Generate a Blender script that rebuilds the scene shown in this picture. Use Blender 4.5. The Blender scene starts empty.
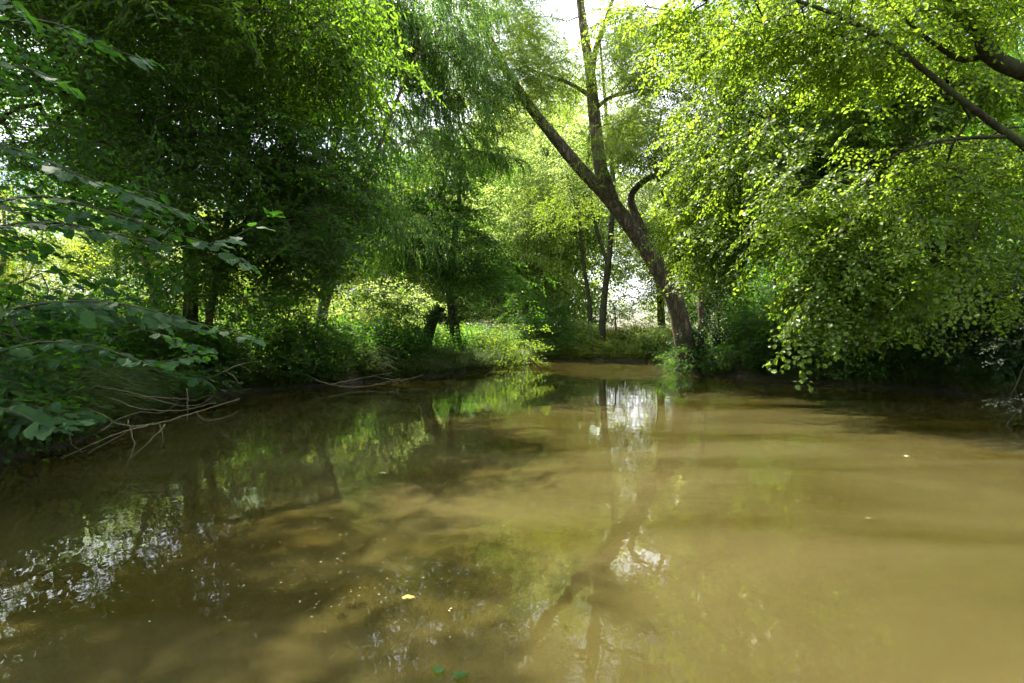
import bpy, math, time
import numpy as np
T0 = time.time()
S = bpy.context.scene
COL = S.collection
F, CX, CY, CH = 569.0, 512.0, 341.0, 1.2        # lens in pixels, principal point, eye height
SUN_AZ, SUN_EL = -46.0, 62.0

def P(px, py, d):
    """point seen at a photo pixel, d metres ahead"""
    return np.array([(px - CX) / F * d, d, CH - (py - CY) / F * d])

def R(seed): return np.random.default_rng(seed)

# ------------------------------------------------------------------ materials
def nt(name):
    m = bpy.data.materials.new(name); m.use_nodes = True
    t = m.node_tree; t.nodes.clear()
    out = t.nodes.new('ShaderNodeOutputMaterial')
    def N(kind, **kw):
        n = t.nodes.new('ShaderNode' + kind)
        for k, v in kw.items():
            if k in n.inputs: n.inputs[k].default_value = v
            else: setattr(n, k, v)
        return n
    L = lambda a, b: t.links.new(a, b)
    return m, N, L, out

def ramp(N, stops):
    r = N('ValToRGB'); e = r.color_ramp.elements
    while len(e) < len(stops): e.new(0.5)
    for x, (p, c) in zip(e, stops): x.position = p; x.color = (*c, 1)
    return r

def leaf_mat(name, dark, mid, light, trans, tw=0.42, rough=0.42, spec=0.45):
    m, N, L, out = nt(name)
    g = N('NewGeometry'); tc = N('TexCoord')
    nz = N('TexNoise', Scale=0.55, Detail=3.0); L(tc.outputs['Object'], nz.inputs['Vector'])
    mx = N('Math', operation='MULTIPLY_ADD'); L(g.outputs['Random Per Island'], mx.inputs[0]); mx.inputs[1].default_value = 0.55
    L(nz.outputs['Fac'], mx.inputs[2])
    sb = N('Math', operation='SUBTRACT'); L(mx.outputs[0], sb.inputs[0]); sb.inputs[1].default_value = 0.28
    r = ramp(N, [(0.1, dark), (0.5, mid), (0.9, light)]); L(sb.outputs[0], r.inputs[0])
    r2 = ramp(N, [(0.1, tuple(c * 0.6 for c in trans)), (0.6, trans), (1.0, (trans[0] * 1.3, trans[1] * 1.1, trans[2]))]); L(sb.outputs[0], r2.inputs[0])
    pb = N('BsdfPrincipled', Roughness=rough); pb.inputs['Specular IOR Level'].default_value = spec
    L(r.outputs[0], pb.inputs['Base Color'])
    tr = N('BsdfTranslucent'); L(r2.outputs[0], tr.inputs['Color'])
    ms = N('MixShader'); ms.inputs[0].default_value = tw
    L(pb.outputs[0], ms.inputs[1]); L(tr.outputs[0], ms.inputs[2]); L(ms.outputs[0], out.inputs['Surface'])
    return m

def bark_mat(name, c1, c2, moss=0.0, scale=9.0, mosscol=(0.045, 0.07, 0.02)):
    m, N, L, out = nt(name)
    tc = N('TexCoord'); mp = N('Mapping'); mp.inputs['Scale'].default_value = (1, 1, 0.22); L(tc.outputs['Object'], mp.inputs[0])
    v = N('TexVoronoi', Scale=scale, feature='DISTANCE_TO_EDGE'); L(mp.outputs[0], v.inputs['Vector'])
    nz = N('TexNoise', Scale=scale * 1.6, Detail=6.0, Roughness=0.65); L(mp.outputs[0], nz.inputs['Vector'])
    ad = N('Math', operation='MULTIPLY'); L(v.outputs['Distance'], ad.inputs[0]); L(nz.outputs['Fac'], ad.inputs[1])
    r = ramp(N, [(0.02, c1), (0.3, c2)]); L(ad.outputs[0], r.inputs[0])
    nm = N('TexNoise', Scale=1.4, Detail=5.0); L(tc.outputs['Object'], nm.inputs['Vector'])
    rm = ramp(N, [(0.5 - moss * 0.2, (0, 0, 0)), (0.72 - moss * 0.2, (1, 1, 1))]); L(nm.outputs['Fac'], rm.inputs[0])
    mu = N('Math', operation='MULTIPLY'); L(rm.outputs[0], mu.inputs[0]); mu.inputs[1].default_value = min(1, moss)
    mix = N('MixRGB'); L(mu.outputs[0], mix.inputs[0]); L(r.outputs[0], mix.inputs[1]); mix.inputs[2].default_value = (*mosscol, 1)
    b = N('Bump', Strength=0.9, Distance=0.04); L(ad.outputs[0], b.inputs['Height'])
    pb = N('BsdfPrincipled', Roughness=0.9); pb.inputs['Specular IOR Level'].default_value = 0.2
    L(mix.outputs[0], pb.inputs['Base Color']); L(b.outputs[0], pb.inputs['Normal']); L(pb.outputs[0], out.inputs['Surface'])
    return m

M = {}
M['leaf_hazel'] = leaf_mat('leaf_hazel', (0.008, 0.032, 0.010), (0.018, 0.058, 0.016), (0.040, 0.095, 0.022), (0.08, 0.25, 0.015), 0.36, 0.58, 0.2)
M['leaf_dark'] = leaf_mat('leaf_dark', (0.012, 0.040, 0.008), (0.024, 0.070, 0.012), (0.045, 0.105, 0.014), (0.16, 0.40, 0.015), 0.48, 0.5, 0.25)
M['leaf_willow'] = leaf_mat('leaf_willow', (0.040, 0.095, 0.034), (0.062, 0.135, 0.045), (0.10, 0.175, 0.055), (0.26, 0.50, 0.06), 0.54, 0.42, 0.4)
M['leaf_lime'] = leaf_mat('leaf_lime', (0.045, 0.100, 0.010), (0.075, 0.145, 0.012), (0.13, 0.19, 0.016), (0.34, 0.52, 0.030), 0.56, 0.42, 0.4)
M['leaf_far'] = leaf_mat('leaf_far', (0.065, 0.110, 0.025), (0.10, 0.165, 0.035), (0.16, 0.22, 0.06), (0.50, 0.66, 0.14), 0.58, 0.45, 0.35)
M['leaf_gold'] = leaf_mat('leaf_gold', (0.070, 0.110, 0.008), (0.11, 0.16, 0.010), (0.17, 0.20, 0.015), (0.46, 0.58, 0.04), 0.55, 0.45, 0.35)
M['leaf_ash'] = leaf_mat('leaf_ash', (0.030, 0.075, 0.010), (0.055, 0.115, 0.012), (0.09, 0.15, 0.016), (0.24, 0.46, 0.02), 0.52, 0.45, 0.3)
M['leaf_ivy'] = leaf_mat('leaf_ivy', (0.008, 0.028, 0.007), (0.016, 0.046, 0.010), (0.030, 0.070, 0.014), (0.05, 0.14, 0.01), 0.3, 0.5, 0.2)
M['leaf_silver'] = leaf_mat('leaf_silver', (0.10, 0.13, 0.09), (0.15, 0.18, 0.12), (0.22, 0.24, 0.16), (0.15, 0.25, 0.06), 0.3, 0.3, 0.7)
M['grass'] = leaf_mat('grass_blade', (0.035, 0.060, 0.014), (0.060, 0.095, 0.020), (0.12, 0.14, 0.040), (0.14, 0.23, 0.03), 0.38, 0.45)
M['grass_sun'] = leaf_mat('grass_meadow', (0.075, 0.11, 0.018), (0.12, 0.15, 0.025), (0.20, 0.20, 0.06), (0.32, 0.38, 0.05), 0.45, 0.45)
M['bark_willow'] = bark_mat('bark_willow', (0.075, 0.055, 0.040), (0.34, 0.27, 0.19), 0.35, 7.0)
M['bark_grey'] = bark_mat('bark_grey', (0.06, 0.05, 0.04), (0.20, 0.18, 0.15), 0.4, 9.0)
M['bark_dark'] = bark_mat('bark_dark', (0.018, 0.014, 0.010), (0.075, 0.055, 0.038), 0.5, 9.0)
M['bark_pale'] = bark_mat('bark_pale', (0.12, 0.10, 0.06), (0.34, 0.29, 0.18), 0.1, 30.0)
M['twig_green'] = bark_mat('twig_green', (0.03, 0.035, 0.015), (0.08, 0.075, 0.035), 0.1, 30.0)

def soil_mat():
    m, N, L, out = nt('bank_soil')
    tc = N('TexCoord')
    n1 = N('TexNoise', Scale=0.6, Detail=6.0); L(tc.outputs['Object'], n1.inputs['Vector'])
    n2 = N('TexNoise', Scale=14.0, Detail=8.0, Roughness=0.7); L(tc.outputs['Object'], n2.inputs['Vector'])
    v = N('TexVoronoi', Scale=22.0); L(tc.outputs['Object'], v.inputs['Vector'])
    r1 = ramp(N, [(0.3, (0.012, 0.009, 0.005)), (0.55, (0.035, 0.026, 0.014)), (0.8, (0.07, 0.055, 0.032))]); L(n2.outputs['Fac'], r1.inputs[0])
    r2 = ramp(N, [(0.35, (0.035, 0.055, 0.015)), (0.7, (0.075, 0.105, 0.022))]); L(n2.outputs['Fac'], r2.inputs[0])
    sx = N('SeparateXYZ'); L(tc.outputs['Object'], sx.inputs[0])
    zz = N('MapRange'); zz.inputs['From Min'].default_value = 0.45; zz.inputs['From Max'].default_value = 0.75; L(sx.outputs['Z'], zz.inputs['Value'])
    rr = ramp(N, [(0.35, (0, 0, 0)), (0.55, (1, 1, 1))]); L(n1.outputs['Fac'], rr.inputs[0])
    mu = N('Math', operation='MULTIPLY'); L(zz.outputs[0], mu.inputs[0]); L(rr.outputs[0], mu.inputs[1])
    mix = N('MixRGB'); L(mu.outputs[0], mix.inputs[0]); L(r1.outputs[0], mix.inputs[1]); L(r2.outputs[0], mix.inputs[2])
    ad = N('Math', operation='ADD'); L(n2.outputs['Fac'], ad.inputs[0]); L(v.outputs['Distance'], ad.inputs[1])
    b = N('Bump', Strength=0.8, Distance=0.05); L(ad.outputs[0], b.inputs['Height'])
    pb = N('BsdfPrincipled', Roughness=0.85); L(mix.outputs[0], pb.inputs['Base Color']); L(b.outputs[0], pb.inputs['Normal'])
    L(pb.outputs[0], out.inputs['Surface'])
    return m

def water_mat():
    m, N, L, out = nt('murky_water')
    tc = N('TexCoord')
    # silt plumes carried in the water
    mp = N('Mapping'); mp.inputs['Scale'].default_value = (0.35, 0.8, 1); mp.inputs['Rotation'].default_value = (0, 0, 0.35); L(tc.outputs['Object'], mp.inputs[0])
    n1 = N('TexNoise', Scale=0.8, Detail=4.0, Distortion=0.6); L(mp.outputs[0], n1.inputs['Vector'])
    r = ramp(N, [(0.3, (0.026, 0.0205, 0.0020)), (0.7, (0.070, 0.0580, 0.0205))]); L(n1.outputs['Fac'], r.inputs[0])
    # ripples
    w1 = N('TexNoise', Scale=1.1, Detail=2.0, Distortion=0.3); L(tc.outputs['Object'], w1.inputs['Vector'])
    mp2 = N('Mapping'); mp2.inputs['Scale'].default_value = (1.0, 0.75, 1); L(tc.outputs['Object'], mp2.inputs[0])
    w2 = N('TexNoise', Scale=6.0, Detail=2.0); L(mp2.outputs[0], w2.inputs['Vector'])
    w3 = N('TexNoise', Scale=22.0, Detail=1.0); L(mp2.outputs[0], w3.inputs['Vector'])
    b1 = N('Bump', Strength=1.0, Distance=0.0032); L(w1.outputs['Fac'], b1.inputs['Height'])
    b2 = N('Bump', Strength=1.0, Distance=0.0010); L(w2.outputs['Fac'], b2.inputs['Height']); L(b1.outputs[0], b2.inputs['Normal'])
    b3 = N('Bump', Strength=1.0, Distance=0.00015); L(w3.outputs['Fac'], b3.inputs['Height']); L(b2.outputs[0], b3.inputs['Normal'])
    pb = N('BsdfPrincipled', Roughness=0.015, IOR=1.333)
    pb.subsurface_method = 'RANDOM_WALK'
    pb.inputs['Subsurface Weight'].default_value = 1.0
    pb.inputs['Subsurface Radius'].default_value = (0.60, 0.48, 0.20)
    pb.inputs['Subsurface Scale'].default_value = 1.0
    L(r.outputs[0], pb.inputs['Base Color']); L(b3.outputs[0], pb.inputs['Normal']); L(pb.outputs[0], out.inputs['Surface'])
    return m
M['soil'] = soil_mat(); M['water'] = water_mat()

# ------------------------------------------------------------------ mesh helpers
def mesh(name, verts, faces, mats, midx=None, flat=False):
    """verts (n,3); faces: list of int arrays (m,k); mats list, one per faces array"""
    me = bpy.data.meshes.new(name)
    verts = np.asarray(verts, np.float32)
    me.vertices.add(len(verts)); me.vertices.foreach_set('co', verts.ravel())
    faces = [np.asarray(f, np.int32) for f in faces]
    nl = sum(f.size for f in faces); npoly = sum(len(f) for f in faces)
    me.loops.add(nl); me.polygons.add(npoly)
    me.loops.foreach_set('vertex_index', np.concatenate([f.ravel() for f in faces]))
    tot = np.concatenate([np.full(len(f), f.shape[1], np.int32) for f in faces])
    me.polygons.foreach_set('loop_start', np.concatenate([[0], np.cumsum(tot)[:-1]]).astype(np.int32))
    mi = np.concatenate([np.full(len(f), (midx[i] if midx else 0), np.int32) for i, f in enumerate(faces)])
    me.polygons.foreach_set('material_index', mi)
    for m in mats: me.materials.append(m)
    me.update(calc_edges=True)
    if flat: me.shade_flat()
    return me

def link(name, me, parent=None):
    o = bpy.data.objects.new(name, me); COL.objects.link(o); o.parent = parent
    return o

def tag(o, label=None, cat=None, group=None, kind=None):
    for k, v in (('label', label), ('category', cat), ('group', group), ('kind', kind)):
        if v: o[k] = v
    return o

def unit(v):
    v = np.asarray(v, float); return v / (np.linalg.norm(v, axis=-1, keepdims=True) + 1e-9)

def spline(pts, step):
    pts = np.asarray(pts, float)
    if len(pts) < 3: pts = np.vstack([pts[0], (pts[0] + pts[-1]) / 2, pts[-1]])
    p = np.vstack([2 * pts[0] - pts[1], pts, 2 * pts[-1] - pts[-2]]); out = []
    for i in range(1, len(p) - 2):
        n = max(2, int(np.linalg.norm(p[i + 1] - p[i]) / step)); t = np.linspace(0, 1, n, endpoint=False)[:, None]
        a, b, c, d = p[i - 1], p[i], p[i + 1], p[i + 2]
        out.append(0.5 * (2 * b + (c - a) * t + (2 * a - 5 * b + 4 * c - d) * t ** 2 + (3 * b - a - 3 * c + d) * t ** 3))
    return np.vstack(out + [pts[-1:]])

def tube(pts, rad, sides=10, rng=None, bump=0.0, cap=True):
    pts = np.asarray(pts, float); n = len(pts); rad = np.broadcast_to(rad, (n,))
    tan = unit(np.gradient(pts, axis=0))
    ref = np.array([0.31, 0.95, 0.1]); a = unit(np.cross(tan, ref)); b = np.cross(tan, a)
    th = np.linspace(0, 2 * np.pi, sides, endpoint=False)
    rr = rad[:, None] * np.ones(sides)[None]
    if bump and rng is not None:
        ph = rng.uniform(0, 6.28, 4); s = np.arange(n)[:, None] * 0.25
        rr = rr * (1 + bump * (np.sin(3 * th + ph[0] + s * 0.5) * 0.5 + np.sin(5 * th + ph[1] - s * 0.8) * 0.3 + np.sin(s * 1.7 + ph[2] + 2 * th) * 0.35)
                   + rng.normal(0, bump * 0.22, rr.shape))
    v = pts[:, None] + rr[..., None] * (a[:, None] * np.cos(th)[None, :, None] + b[:, None] * np.sin(th)[None, :, None])
    v = v.reshape(-1, 3)
    i = np.arange(n - 1)[:, None] * sides; j = np.arange(sides)[None]; k = (j + 1) % sides
    q = np.stack([i + j, i + k, i + sides + k, i + sides + j], -1).reshape(-1, 4)
    return v, q

class Acc:
    def __init__(s): s.v = []; s.f = {}; s.n = 0
    def add(s, v, f, key=0):
        f = np.asarray(f); s.v.append(np.asarray(v, np.float32)); s.f.setdefault((f.shape[1], key), []).append(f + s.n); s.n += len(v)
    def mesh(s, name, mats, flat=False):
        ks = sorted(s.f)
        return mesh(name, np.vstack(s.v), [np.vstack(s.f[k]) for k in ks], mats, [k[1] for k in ks], flat)

# ------------------------------------------------------------------ leaves and sprays
def leaf_batch(p, d, n, L, W, detail):
    """p,d,n (k,3); L,W (k,)"""
    d = unit(d); s = unit(np.cross(n, d)); n = np.cross(d, s)
    L = np.asarray(L)[:, None]; W = np.asarray(W)[:, None]
    def pt(u, v, h): return p + d * (u * L) + s * (v * W) + n * (h * L)
    if detail == 0:
        vs = [pt(0, 0, 0), pt(0.42, 0.5, 0.05), pt(1, 0, -0.04), pt(0.42, -0.5, 0.05)]; t = [[0, 1, 2], [0, 2, 3]]
    elif detail == 1:
        vs = [pt(0, 0, 0), pt(0.28, 0.5, 0.06), pt(0.68, 0.42, 0.03), pt(1, 0, -0.08), pt(0.68, -0.42, 0.03), pt(0.28, -0.5, 0.06)]
        t = [[0, 1, 2], [0, 2, 3], [0, 3, 4], [0, 4, 5]]
    else:
        us = [0, 0.06, 0.18, 0.36, 0.56, 0.74, 0.88, 0.96, 1.0]; ws = [0, 0.22, 0.42, 0.5, 0.48, 0.37, 0.2, 0.07, 0]
        hs = [0, 0.015, 0.03, 0.035, 0.02, -0.01, -0.05, -0.08, -0.11]
        vs = [pt(u, 0, h - 0.02) for u, h in zip(us, hs)]
        for k in range(1, 8): vs.append(pt(us[k], ws[k], hs[k] + 0.04 * math.sin(k * 2.2)))
        for k in range(1, 8): vs.append(pt(us[k], -ws[k], hs[k] + 0.04 * math.cos(k * 2.2)))
        t = [[0, 9, 1], [0, 1, 16]]
        for k in range(1, 7):
            t += [[k, 8 + k, 9 + k], [k, 9 + k, k + 1], [k, k + 1, 16 + k], [k, 16 + k, 15 + k]]
        t += [[7, 15, 8], [7, 8, 22]]
    nv = len(vs); V = np.stack(vs, 1).reshape(-1, 3); t = np.array(t)
    Fc = (t[None] + (np.arange(len(p)) * nv)[:, None, None]).reshape(-1, 3)
    return V, Fc

def make_spray(kind, rng, detail, leafL, leafW, n_side=5, flat=0.7, length=0.9, gap=0.06):
    tw = []          # twig polylines
    P_, D_, Nn, Ls = [], [], [], []
    if kind == 'willow':
        for i in range(n_side):
            x0 = rng.uniform(0, length); a = rng.uniform(-0.9, 0.9)
            st = np.array([x0, 0, -0.1 * x0]); h = rng.uniform(0.3, 0.85)
            t = np.linspace(0, 1, 7)[:, None]
            out = np.array([math.cos(a), math.sin(a), 0]) * rng.uniform(0.2, 0.6)
            pl = st + out * (1 - (1 - t) ** 2) + np.array([0, 0, 1]) * (0.12 * t - h * t ** 1.7)
            tw.append(pl)
            s = np.arange(0.06, 0.98, gap / h)
            idx = s * 6; i0 = np.minimum(idx.astype(int), 5); fr = (idx - i0)[:, None]
            pp = pl[i0] * (1 - fr) + pl[i0 + 1] * fr; tt = unit(pl[i0 + 1] - pl[i0])
            side = unit(rng.normal(0, 1, tt.shape)); dd = unit(tt + 0.55 * side + [0, 0, -0.25])
            P_.append(pp); D_.append(dd); Nn.append(unit(rng.normal(0, 0.6, tt.shape) + [0, 0, 0.8])); Ls.append(rng.uniform(0.7, 1.15, len(pp)))
        tw.append(np.array([[0, 0, 0], [length / 2, 0, -0.03], [length, 0, -0.12]]))
    else:
        t = np.linspace(0, 1, 6)[:, None]
        main = np.hstack([t * length, 0.08 * np.sin(t * 3 + rng.uniform(0, 6)), -0.14 * length * t ** 2]); tw.append(main)
        axes = [(main, 0.25)]
        for i in range(n_side):
            s = (i + 0.6) / n_side * 0.92; k = s * 5; i0 = min(int(k), 4); st = main[i0] * (1 - (k - i0)) + main[i0 + 1] * (k - i0)
            sg = 1 if i % 2 else -1; a = sg * rng.uniform(0.6, 1.1); el = rng.normal(0, (1 - flat) * 0.9)
            ln = length * (0.62 - 0.38 * s) * rng.uniform(0.8, 1.2)
            dr = np.array([math.cos(a) * math.cos(el), math.sin(a) * math.cos(el), math.sin(el)])
            bend = np.array([0.25, 0, -0.18]) * ln
            axes.append((st + t * dr * ln + t ** 2 * bend, 0.0)); tw.append(axes[-1][0])
        for pl, st0 in axes:
            ln = np.linalg.norm(np.diff(pl, axis=0), axis=1).sum()
            s = np.arange(max(st0, 0.1), 1.0, gap / ln); idx = s * 5; i0 = np.minimum(idx.astype(int), 4); fr = (idx - i0)[:, None]
            pp = pl[i0] * (1 - fr) + pl[i0 + 1] * fr; tt = unit(pl[i0 + 1] - pl[i0])
            sd = unit(np.cross([0, 0, 1], tt)); sg = np.where(np.arange(len(pp)) % 2, 1, -1)[:, None]
            dd = unit(tt * 0.7 + sd * sg * rng.uniform(0.4, 1.1, (len(pp), 1)) + [0, 0, -0.12] + rng.normal(0, 0.15 + 0.5 * (1 - flat), tt.shape))
            P_.append(pp + dd * 0.012); D_.append(dd)
            Nn.append(unit(np.array([0, 0, 1]) + rng.normal(0, 0.28 + 0.6 * (1 - flat), tt.shape))); Ls.append(rng.uniform(0.65, 1.15, len(pp)))
    P_, D_, Nn, Ls = map(np.concatenate, (P_, D_, Nn, Ls))
    lv, lf = leaf_batch(P_, D_, Nn, Ls * leafL, Ls * leafW, detail)
    a = Acc()
    for pl in tw:
        v, q = tube(pl, np.linspace(0.0045, 0.0018, len(pl)), 3); a.add(v, q)
    tv = np.vstack(a.v); tq = np.vstack(a.f[(4, 0)])
    return lv, lf, tv, tq

SP = {}
def species(key, leaf, bark, kind='broad', detail=0, L=0.08, W=0.05, pitch=0.2, n=6, **kw):
    rng = R(abs(hash_(key)))
    SP[key] = dict(t=[make_spray(kind, rng, detail, L, W, **kw) for _ in range(n)], leaf=leaf, bark=bark, kind=kind, pitch=pitch)
def hash_(s): return sum((i + 1) * ord(c) for i, c in enumerate(s))
species('hazel', 'leaf_hazel', 'twig_green', detail=2, L=0.115, W=0.086, n_side=4, flat=0.85, length=0.75, gap=0.085, pitch=0.15)
species('dark', 'leaf_dark', 'bark_dark', detail=1, L=0.085, W=0.055, n_side=6, flat=0.6, length=0.95, gap=0.062, pitch=0.3)
species('sparse_dark', 'leaf_dark', 'bark_dark', detail=1, L=0.065, W=0.045, n_side=5, flat=0.5, length=0.9, gap=0.075, pitch=0.3)
species('willow', 'leaf_willow', 'bark_willow', kind='willow', detail=0, L=0.11, W=0.027, n_side=9, length=0.8, gap=0.030, pitch=0.1)
species('crack', 'leaf_lime', 'bark_willow', detail=0, L=0.10, W=0.035, n_side=6, flat=0.35, length=1.0, gap=0.045, pitch=0.25)
species('curtain', 'leaf_lime', 'bark_dark', detail=1, L=0.09, W=0.068, n_side=5, flat=0.7, length=0.8, gap=0.064, pitch=0.5)
species('small', 'leaf_lime', 'bark_dark', detail=1, L=0.070, W=0.052, n_side=6, flat=0.6, length=0.8, gap=0.055, pitch=0.35)
species('ash', 'leaf_ash', 'bark_grey', detail=1, L=0.105, W=0.036, n_side=6, flat=0.5, length=0.95, gap=0.055, pitch=0.55)
species('lowlime', 'leaf_lime', 'bark_dark', detail=0, L=0.09, W=0.055, n_side=5, flat=0.4, length=0.7, gap=0.075, pitch=0.2)
species('far', 'leaf_far', 'bark_grey', detail=0, L=0.13, W=0.09, n_side=6, flat=0.4, length=1.25, gap=0.085, pitch=0.2)
species('gold', 'leaf_gold', 'bark_grey', detail=0, L=0.10, W=0.065, n_side=6, flat=0.4, length=0.9, gap=0.07, pitch=0.1)
species('shrub', 'leaf_dark', 'bark_dark', detail=0, L=0.08, W=0.055, n_side=6, flat=0.4, length=0.8, gap=0.055, pitch=0.1)
species('silver', 'leaf_silver', 'bark_pale', detail=0, L=0.09, W=0.03, n_side=6, flat=0.4, length=0.8, gap=0.045, pitch=0.2)
species('ivy', 'leaf_ivy', 'bark_dark', detail=1, L=0.07, W=0.07, n_side=5, flat=0.3, length=0.5, gap=0.06, pitch=0.8)
species('sprig', 'leaf_silver', 'bark_dark', detail=1, L=0.055, W=0.038, n_side=5, flat=0.6, length=0.6, gap=0.05, pitch=0.3)

def place_sprays(sp, pos, dirs, scale, rng, twigs=True):
    """pos (n,3), dirs (n,3) heading of each spray"""
    s = SP[sp]; nT = len(s['t']); pick = rng.integers(0, nT, len(pos))
    d = np.array(dirs, float)
    if s['kind'] == 'willow': d[:, 2] = d[:, 2] * 0.15
    d = unit(d); up = np.tile([0, 0, 1.0], (len(d), 1)) + rng.normal(0, 0.22, d.shape)
    y = unit(np.cross(up, d)); z = np.cross(d, y)
    Rm = np.stack([d, y, z], -1)                       # columns
    LV, LF, TV, TQ = [], [], [], []; ln = tn = 0
    for k in range(nT):
        w = np.where(pick == k)[0]
        if not len(w): continue
        lv, lf, tv, tq = s['t'][k]
        sc = scale[w][:, None, None]
        V = np.einsum('nij,vj->nvi', Rm[w], lv) * sc + pos[w][:, None]
        LV.append(V.reshape(-1, 3)); LF.append((lf[None] + (np.arange(len(w)) * len(lv))[:, None, None]).reshape(-1, 3) + ln); ln += V.shape[0] * V.shape[1]
        if twigs:
            V = np.einsum('nij,vj->nvi', Rm[w], tv) * sc + pos[w][:, None]
            TV.append(V.reshape(-1, 3)); TQ.append((tq[None] + (np.arange(len(w)) * len(tv))[:, None, None]).reshape(-1, 4) + tn); tn += V.shape[0] * V.shape[1]
    return np.vstack(LV), np.vstack(LF), (np.vstack(TV) if TV else None), (np.vstack(TQ) if TQ else None)

def anchors(blobs, n, rng, spread=0.55, per=9):
    """blobs: (centre, radii, weight). Sprays gather in clumps so that gaps stay open."""
    w = np.array([b[2] for b in blobs], float); w /= w.sum(); out = []
    for (c, r, _), ww in zip(blobs, w):
        c = np.asarray(c, float); r = np.asarray(r, float); m = max(1, int(n * ww))
        K = max(2, int(m / per)); dd = unit(rng.normal(0, 1, (K, 3))); rad = rng.uniform(0.25, 1, K) ** 0.5
        cl = c + dd * rad[:, None] * r
        sp = spread * rng.uniform(0.6, 1.4, K)
        k = rng.integers(0, K, m)
        out.append(cl[k] + rng.normal(0, 1, (m, 3)) * sp[k][:, None] * [1, 1, 0.55])
    return np.vstack(out)

def strands(corners, n, rng, k=(3, 7), dz=0.28, drift=(-0.12, -0.05)):
    """hanging twigs: chains of anchors going down from points between two photo rays"""
    out = []
    for _ in range(n):
        c = corners[rng.integers(len(corners))]; p = P(rng.uniform(c[0], c[1]), rng.uniform(c[2], c[3]), rng.uniform(c[4], c[5])); m = rng.integers(*k); a = rng.uniform(-1, 1, 2) * 0.1 + drift
        for i in range(m): out.append(p + [a[0] * i, a[1] * i, -dz * i]); 
    return np.array(out)
def grow(stems, anc, rng, step=0.45, tip=0.0034, arch=0.12, powr=0.45):
    """limbs from the stems to every anchor; returns tube mesh parts + heading at each anchor"""
    pts, par, rfix = [], [], []
    for st in stems:
        sp = spline(st[0], 0.3); r = np.linspace(0, 1, len(sp)); r = st[1] * (1 - r) ** 0.8 + st[2] * (1 - (1 - r) ** 0.8)
        a0 = int(len(sp) * (st[3] if len(st) > 3 else 0.35)); b = len(pts)
        for i, (p, q) in enumerate(zip(sp, r)):
            pts.append(p); par.append(b + i - 1 if i else -1); rfix.append(q if i >= a0 else -q)
    n0 = len(pts); m = len(anc)
    buf = np.zeros((n0 + m * 14 + 10, 3)); buf[:n0] = pts
    ok = np.zeros(len(buf), bool); ok[:n0] = [r > 0 for r in rfix]
    par = par + [0] * (len(buf) - n0); N = n0
    base = buf[:n0][ok[:n0]]
    d0 = np.array([np.min(np.linalg.norm(base - a, axis=1)) for a in anc]); order = np.argsort(d0)
    head = np.zeros((m, 3)); cnt_leaf = {}
    for ai in order:
        a = anc[ai]; df = buf[:N] - a; dist = np.sqrt((df ** 2).sum(1)); cost = dist + 0.35 * np.maximum(0, df[:, 2]) + np.where(ok[:N], 0, 1e6)
        j = int(np.argmin(cost)); D = dist[j]; k = int(min(13, max(1, round(D / step))))
        p0 = buf[j]; jp = par[j]; tdir = unit(p0 - buf[jp]) if jp >= 0 else np.array([0, 0, 1.0])
        c1 = p0 + (tdir * 0.35 + np.array([0, 0, arch])) * D * 0.5 + rng.normal(0, 0.05, 3) * D
        c2 = a - unit(a - p0) * D * 0.35 + np.array([0, 0, arch]) * D
        last = j
        for q in range(1, k + 1):
            t = q / k; pnt = (1 - t) ** 3 * p0 + 3 * (1 - t) ** 2 * t * c1 + 3 * (1 - t) * t * t * c2 + t ** 3 * a
            buf[N] = pnt; par[N] = last; ok[N] = True; last = N; N += 1
        cnt_leaf[last] = cnt_leaf.get(last, 0) + 1
        head[ai] = buf[last] - buf[par[last]]
    cnt = np.zeros(N)
    for k_, v_ in cnt_leaf.items(): cnt[k_] += v_
    for i in range(N - 1, -1, -1):
        if par[i] >= 0: cnt[par[i]] += cnt[i]
    rad = tip * np.maximum(cnt, 1) ** powr
    # per-segment frusta for the limbs
    i = np.arange(n0, N); pi = np.array(par[:N])[i]; r1 = rad[i]; r0 = np.minimum(rad[pi], r1 * 1.35)
    A, B = buf[pi], buf[i]; t = unit(B - A); B = B + t * r1[:, None] * 0.3
    u = unit(np.cross(t, np.array([0.3, 0.9, 0.2]))); v = np.cross(t, u)
    sd = 5; th = np.linspace(0, 2 * np.pi, sd, endpoint=False); cs = np.cos(th)[None, :, None]; sn = np.sin(th)[None, :, None]
    ring = u[:, None] * cs + v[:, None] * sn
    V = np.concatenate([A[:, None] + ring * r0[:, None, None], B[:, None] + ring * r1[:, None, None]], 1)
    jj = np.arange(sd); kk = (jj + 1) % sd; q = np.stack([jj, kk, sd + kk, sd + jj], -1)
    Q = (q[None] + (np.arange(len(i)) * 2 * sd)[:, None, None]).reshape(-1, 4)
    return V.reshape(-1, 3), Q, head

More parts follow.
